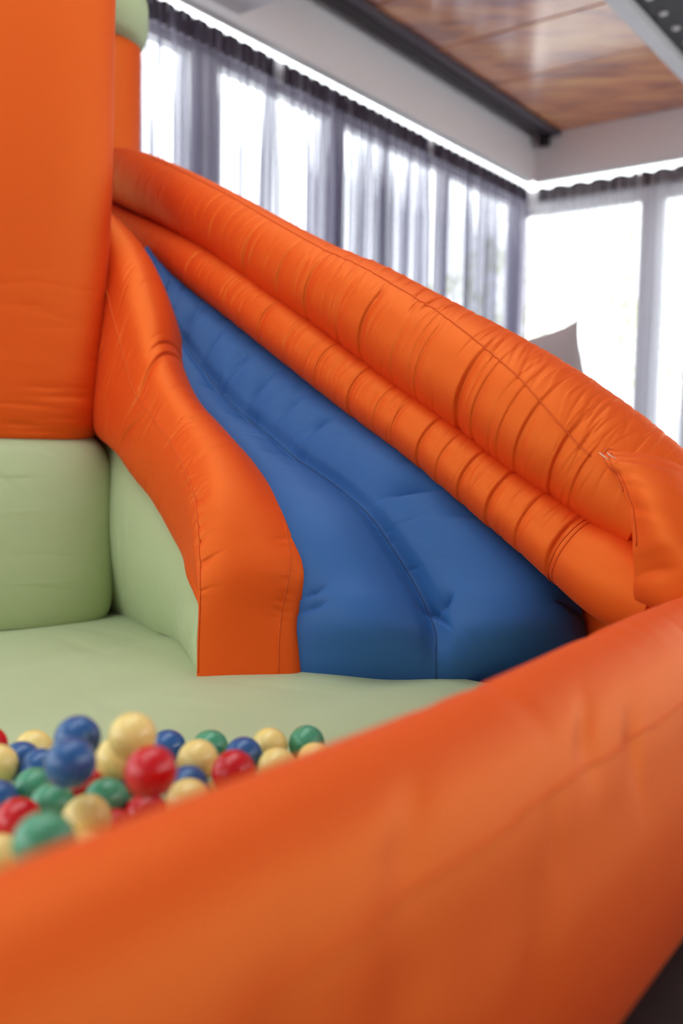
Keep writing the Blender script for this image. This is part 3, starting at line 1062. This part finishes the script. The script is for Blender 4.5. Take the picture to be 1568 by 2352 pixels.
for it_ in range(300):                            # settle: push apart what would interpenetrate, keep to place
    for i in range(len(pos)):
        dv = pos - pos[i]
        ds = np.linalg.norm(dv, axis=1)
        for j in np.where((ds < 2 * BR) & (ds > 0))[0]:
            push = (2 * BR - ds[j]) / 2 * dv[j] / ds[j]
            pos[j] += push
            pos[i] -= push
    view = (home - EYE) / np.linalg.norm(home - EYE, axis=1, keepdims=True)
    dd = home - pos
    lat = dd - (dd * view).sum(1, keepdims=True) * view
    pos += 0.25 * lat if it_ < 240 else 0
    pos[:, 2] = np.maximum(pos[:, 2], 0.1815 + BR)
    oo = pos[:, :2] @ NX[:2]
    over = np.maximum(oo + 0.735, 0)
    pos[:, :2] -= over[:, None] * NX[None, :2]
n_vis = len(pos)
# balls that carry the heap from below
extra = []
cand = []
for a in np.arange(-0.3, 1.6, 0.0715):
    for k, b in enumerate(np.arange(-0.80, -1.6, -0.0715)):
        cand.append(ao(a + (k % 2) * 0.035, b, 0.1815 + BR))
for c in cand:
    near = [p for p in pos if np.hypot(p[0] - c[0], p[1] - c[1]) < 0.075 and p[2] > 0.27]
    if not near:
        continue
    alln = np.concatenate([pos, np.array(extra).reshape(-1, 3)])
    if np.linalg.norm(alln - c, axis=1).min() > 2 * BR:
        extra.append(c)


def add_ball(i, c, p, label):
    o_ = bpy.data.objects.new('play_ball', ball_me[c])
    COL.objects.link(o_)
    o_.location = p
    o_.rotation_euler = (rng.uniform(0, 3), rng.uniform(0, 3), rng.uniform(0, 3))
    tag(o_, label, 'ball', 'plastic play balls on the green mat')
    return o_


for i, (c, u, v, d, lab) in enumerate(BALLS):
    add_ball(i, c, pos[i], lab)
ecols = ['green', 'yellow', 'blue', 'red']
for i, p in enumerate(extra):
    c = ecols[i % 4]
    add_ball(i, c, p, '%s ball buried in the bottom layer of the heap' % c)
    COL.objects[-1]['group'] = '%s balls buried in the bottom layer' % c


# ------------------------------------------------------------------ curtains
def curtain(name, label, along, w0, w1, base, toward, pleats, amp, mat, zt=3.115, zb=0.03, fine=14, seed=1, edge=None):
    """along: unit axis, toward: unit axis into the room, base: offset of the hanging plane."""
    r = np.random.default_rng(seed)
    n = pleats * fine
    u = np.linspace(0, 1, n)
    ph = np.cumsum(np.where(np.arange(pleats) % 2 == 0, r.uniform(.05, .4, pleats), r.uniform(1.0, 2.8, pleats))[np.clip((u * pleats + 0.35 * np.sin(u * 61 + seed)).astype(int), 0, pleats - 1)])
    ph = ph / ph[-1] * pleats * 2 * math.pi
    am = amp * np.interp(u, np.linspace(0, 1, pleats), r.uniform(0.5, 1.3, pleats))
    jit = np.interp(u, np.linspace(0, 1, pleats), r.uniform(-0.5, 0.5, pleats)) * (w1 - w0) / pleats
    jit2 = np.interp(u, np.linspace(0, 1, pleats), r.uniform(-0.6, 0.6, pleats)) * (w1 - w0) / pleats
    zs = np.linspace(zt, zb, 26)
    G = np.zeros((len(zs), n, 3))
    for i, z in enumerate(zs):
        f = (zt - z) / (zt - zb)
        a = am * (0.30 + 0.7 * min(1, f * 5)) * (1 + 0.3 * f)
        w = w0 + (w1 - w0) * u + 0.55 * a * np.sin(2 * ph) + jit * min(1, f * 3) * (1 - .5 * f) + jit2 * f
        dp = a * np.sin(ph)
        G[i] = along[None] * w[:, None] + toward[None] * (base + dp)[:, None]
        G[i, :, 2] = z
    root = thing(name, along * (w0 + w1) / 2 + toward * base, label, 'curtain', 'sheer curtains along the windows')
    grid_mesh('cloth', G, False, mat=mat, parent=root)
    # gathered heading
    m = pleats * 10
    u = np.linspace(0, 1, m)
    q = u * pleats * 1.0 * 2 * math.pi
    H = np.zeros((6, m, 3))
    for i, f in enumerate(np.linspace(0, 1, 6)):
        dz = 0.02 - f * 0.125 + 0.010 * np.sin(q * 0.5 + 1) * (f == 0)
        H[i] = along[None] * (w0 + (w1 - w0) * u)[:, None] + toward[None] * (base + 0.012 + 0.014 * np.sin(q) * (0.6 + .4 * f))[:, None]
        H[i, :, 2] = zt + dz
    grid_mesh('heading_tape', H, False, mat=TAPE, parent=root)
    bm = bmesh.new()
    for w in np.arange(w0 + 0.05, w1, 0.12):      # the little hooks it hangs from
        c = along * w + toward * (base + 0.012)
        bmesh.ops.create_cone(bm, segments=6, radius1=0.003, radius2=0.003, depth=0.10, cap_ends=True,
                              matrix=Matrix.Translation((c[0], c[1], 3.14)))
    me = bpy.data.meshes.new('hooks')
    bm.to_mesh(me)
    bm.free()
    link('hooks', me, WHITE, root)['kind'] = 'stuff'
    return root


bL = -(O_L - 0.045)                               # measured along -NX
T_ = -NX                                          # out of the room; negative offsets come into the room
curtain('curtain', 'dark sheer curtain farthest left, beside the orange columns', AX, -0.4, 4.355, bL, T_, 76, 0.042, VOILE, seed=3)
curtain('curtain', 'dark sheer curtain in the middle of the left window wall', AX, 4.445, 6.13, bL, T_, 32, 0.042, VOILE, seed=5)
curtain('curtain', 'dark sheer curtain on the left window wall next to the room corner', AX, 6.21, 7.83, bL, T_, 28, 0.040, VOILE, seed=8)
curtain('curtain', 'pale thin sheer curtain right of the room corner', NX, -3.83, -2.90, S_R + 0.045, AX, 10, 0.022, VOILE_THIN, seed=11)
curtain('curtain', 'pale sheer curtain farthest right, past the grey window post', NX, -2.88, -1.2, S_R + 0.045, AX, 20, 0.03, VOILE_THIN, seed=13)


# ------------------------------------------------------------------ armchair with cushion by the window
def soft_box(name, s0, s1, o0, o1, z0, z1, mat, parent, bev=0.05):
    ob = boxes(name, [(s0, s1, o0, o1, z0, z1)], mat, parent, bevel=bev)
    ob.data.shade_smooth()
    return ob


LILAC = cloth('pale_lilac_upholstery', (0.50, 0.46, 0.54), 0.8, 0.3, 0.2)
CUSH = cloth('taupe_cushion_cloth', (0.40, 0.32, 0.32), 0.85, 0.3, 0.2)
pc = px(1275, 900, 3.35)
sA, oA = pc @ AX, pc @ NX
chair = thing('armchair', ao(sA, oA, 0), 'pale lilac high-backed armchair behind the slide wall, its back to the viewer', 'armchair')
zb_ = px(1290, 826, 3.3)[2]


def upholstered(name, prof, a0, a1):
    """prof (local y, z) closed profile, extruded along local x from a0 to a1 with soft ends."""
    prof = np.array(prof)
    c = prof.mean(axis=0)
    rr = []
    for x, k in ((a0, .80), (a0 + .012, .93), (a0 + .04, 1), (a1 - .04, 1), (a1 - .012, .93), (a1, .80)):
        q = c + (prof - c) * k
        rr.append([[pc[0] + x, pc[1] + y, z] for y, z in q])
    G = resample_closed(np.array(rr), 80)
    grid_mesh(name, G, True, (True, True), LILAC, chair)


upholstered('backrest', [(0, .22), (0, .6), (-0.02, zb_ - .05), (0.03, zb_), (0.10, zb_ - .01), (0.13, zb_ - .06), (0.15, .6), (0.16, .22)], -0.38, 0.055)
upholstered('seat', [(0.08, .20), (0.08, .5), (0.2, .57), (0.6, .58), (0.70, .55), (0.71, .4), (0.68, .2), (0.3, .18)], -0.33, 0.02)
upholstered('armrest', [(0.0, .12), (0, .55), (0.05, .62), (0.55, .62), (0.66, .58), (0.68, .4), (0.66, .12), (.3, .12)], -0.44, -0.32)
upholstered('armrest', [(0.0, .12), (0, .55), (0.05, .62), (0.55, .62), (0.66, .58), (0.68, .4), (0.66, .12), (.3, .12)], 0.0, 0.11)
for x in (-.38, .05):
    for y in (.06, .6):
        P = np.array([[pc[0] + x, pc[1] + y, z] for z in np.linspace(0, .2, 6)])
        th = np.linspace(0, 2 * math.pi, 12, endpoint=False)
        rr = np.linspace(.014, .022, 6)
        G = P[:, None] + np.stack([np.cos(th), np.sin(th), 0 * th], 1)[None] * rr[:, None, None]
        grid_mesh('leg', G, True, (True, True), DARK, chair)


def cushion():
    """soft square pillow with pointed corners; surveyed corner, tilted against the chair's back."""
    n = 40
    a = np.linspace(-1, 1, n)
    X, Yy = np.meshgrid(a, a, indexing='ij')
    pinch = 1 - 0.10 * (1 - X**2) * 0 - 0.0
    ex = X * (1 - 0.09 * (1 - np.abs(Yy)**4) * np.abs(X)**3)
    ey = Yy * (1 - 0.09 * (1 - np.abs(X)**4) * np.abs(Yy)**3)
    th = 0.42 * (np.clip((1 - X**2), 0, 1)**0.55) * (np.clip((1 - Yy**2), 0, 1)**0.55)
    h = 0.26
    out = []
    for sgn in (1, -1):
        out.append(np.stack([ex * h, sgn * th * h, ey * h], -1))
    f_, b_ = out
    V = np.concatenate([f_.reshape(-1, 3), b_.reshape(-1, 3)])
    F = []
    for k, flip in ((0, 0), (n * n, 1)):
        for i in range(n - 1):
            for j in range(n - 1):
                q = (k + i * n + j, k + (i + 1) * n + j, k + (i + 1) * n + j + 1, k + i * n + j + 1)
                F.append(q if not flip else q[::-1])
    bm = bmesh.new()
    vs = [bm.verts.new(v) for v in V]
    for q in F:
        bm.faces.new([vs[i] for i in q])
    bmesh.ops.remove_doubles(bm, verts=bm.verts, dist=1e-5)
    bmesh.ops.recalc_face_normals(bm, faces=bm.faces)
    me = bpy.data.meshes.new('cushion')
    bm.to_mesh(me)
    bm.free()
    ob = link('cushion', me, CUSH)
    return ob


cu = cushion()
tag(cu, 'taupe cushion with a pointed corner, propped up on the armchair by the window', 'cushion')
tip = px(1327, 736, 3.72)
Rm = Matrix.Rotation(-0.10, 4, 'Z') @ Matrix.Rotation(0.06, 4, 'X') @ Matrix.Rotation(-0.27, 4, 'Y')
cu.matrix_world = Rm
loc = Vector(tip) - Rm @ Vector((0.26, 0, 0.26))
cu.matrix_world = Matrix.Translation(loc) @ Rm

# ------------------------------------------------------------------ trees beyond the terrace
BARK = plain('grey_bark', (0.5, 0.45, 0.40), 0.9)
LEAF = plain('pale_spring_leaves', (0.72, 0.76, 0.50), 0.7, noise=0.2)


def tree_meshes():
    bm = bmesh.new()
    r = random.Random(4)
    for k in range(420):
        while True:
            p = Vector((r.uniform(-1, 1), r.uniform(-1, 1), r.uniform(-1, 1)))
            if p.length < 1:
                break
        p = Vector((p.x * 1.5, p.y * 1.5, p.z * 1.7 + 3.2))
        a = Vector((r.gauss(0, 1), r.gauss(0, 1), r.gauss(0, 1))).normalized()
        b = a.orthogonal().normalized()
        s = r.uniform(.10, .2)
        vs = [bm.verts.new(p + a * s), bm.verts.new(p + b * s * .5), bm.verts.new(p - a * s), bm.verts.new(p - b * s * .5)]
        bm.faces.new(vs)
    crown = bpy.data.meshes.new('crown')
    bm.to_mesh(crown)
    bm.free()
    crown.materials.append(LEAF)
    bm = bmesh.new()
    bmesh.ops.create_cone(bm, segments=12, radius1=.16, radius2=.06, depth=3.4, cap_ends=True)
    bmesh.ops.translate(bm, vec=(0, 0, 1.7), verts=bm.verts)
    trunk = bpy.data.meshes.new('trunk')
    bm.to_mesh(trunk)
    bm.free()
    trunk.materials.append(BARK)
    return crown, trunk


crown, trunk = tree_meshes()
for s, o_, k, lab in ((15.5, -8.2, 1.0, 'pale leafy tree outside, seen through the curtain right of the room corner'), (16.5, -5.0, 1.15, 'pale leafy tree outside, left of the grey window post'),
                      (16.0, -2.0, 1.0, 'pale leafy tree outside, right of the grey window post')):
    t = thing('tree', ao(s, o_, -0.35), lab, 'tree', 'trees outside the right window')
    t.scale = (k, k, k)
    for me, nm in ((crown, 'crown'), (trunk, 'trunk')):
        ob = bpy.data.objects.new(nm, me)
        COL.objects.link(ob)
        ob.parent = t
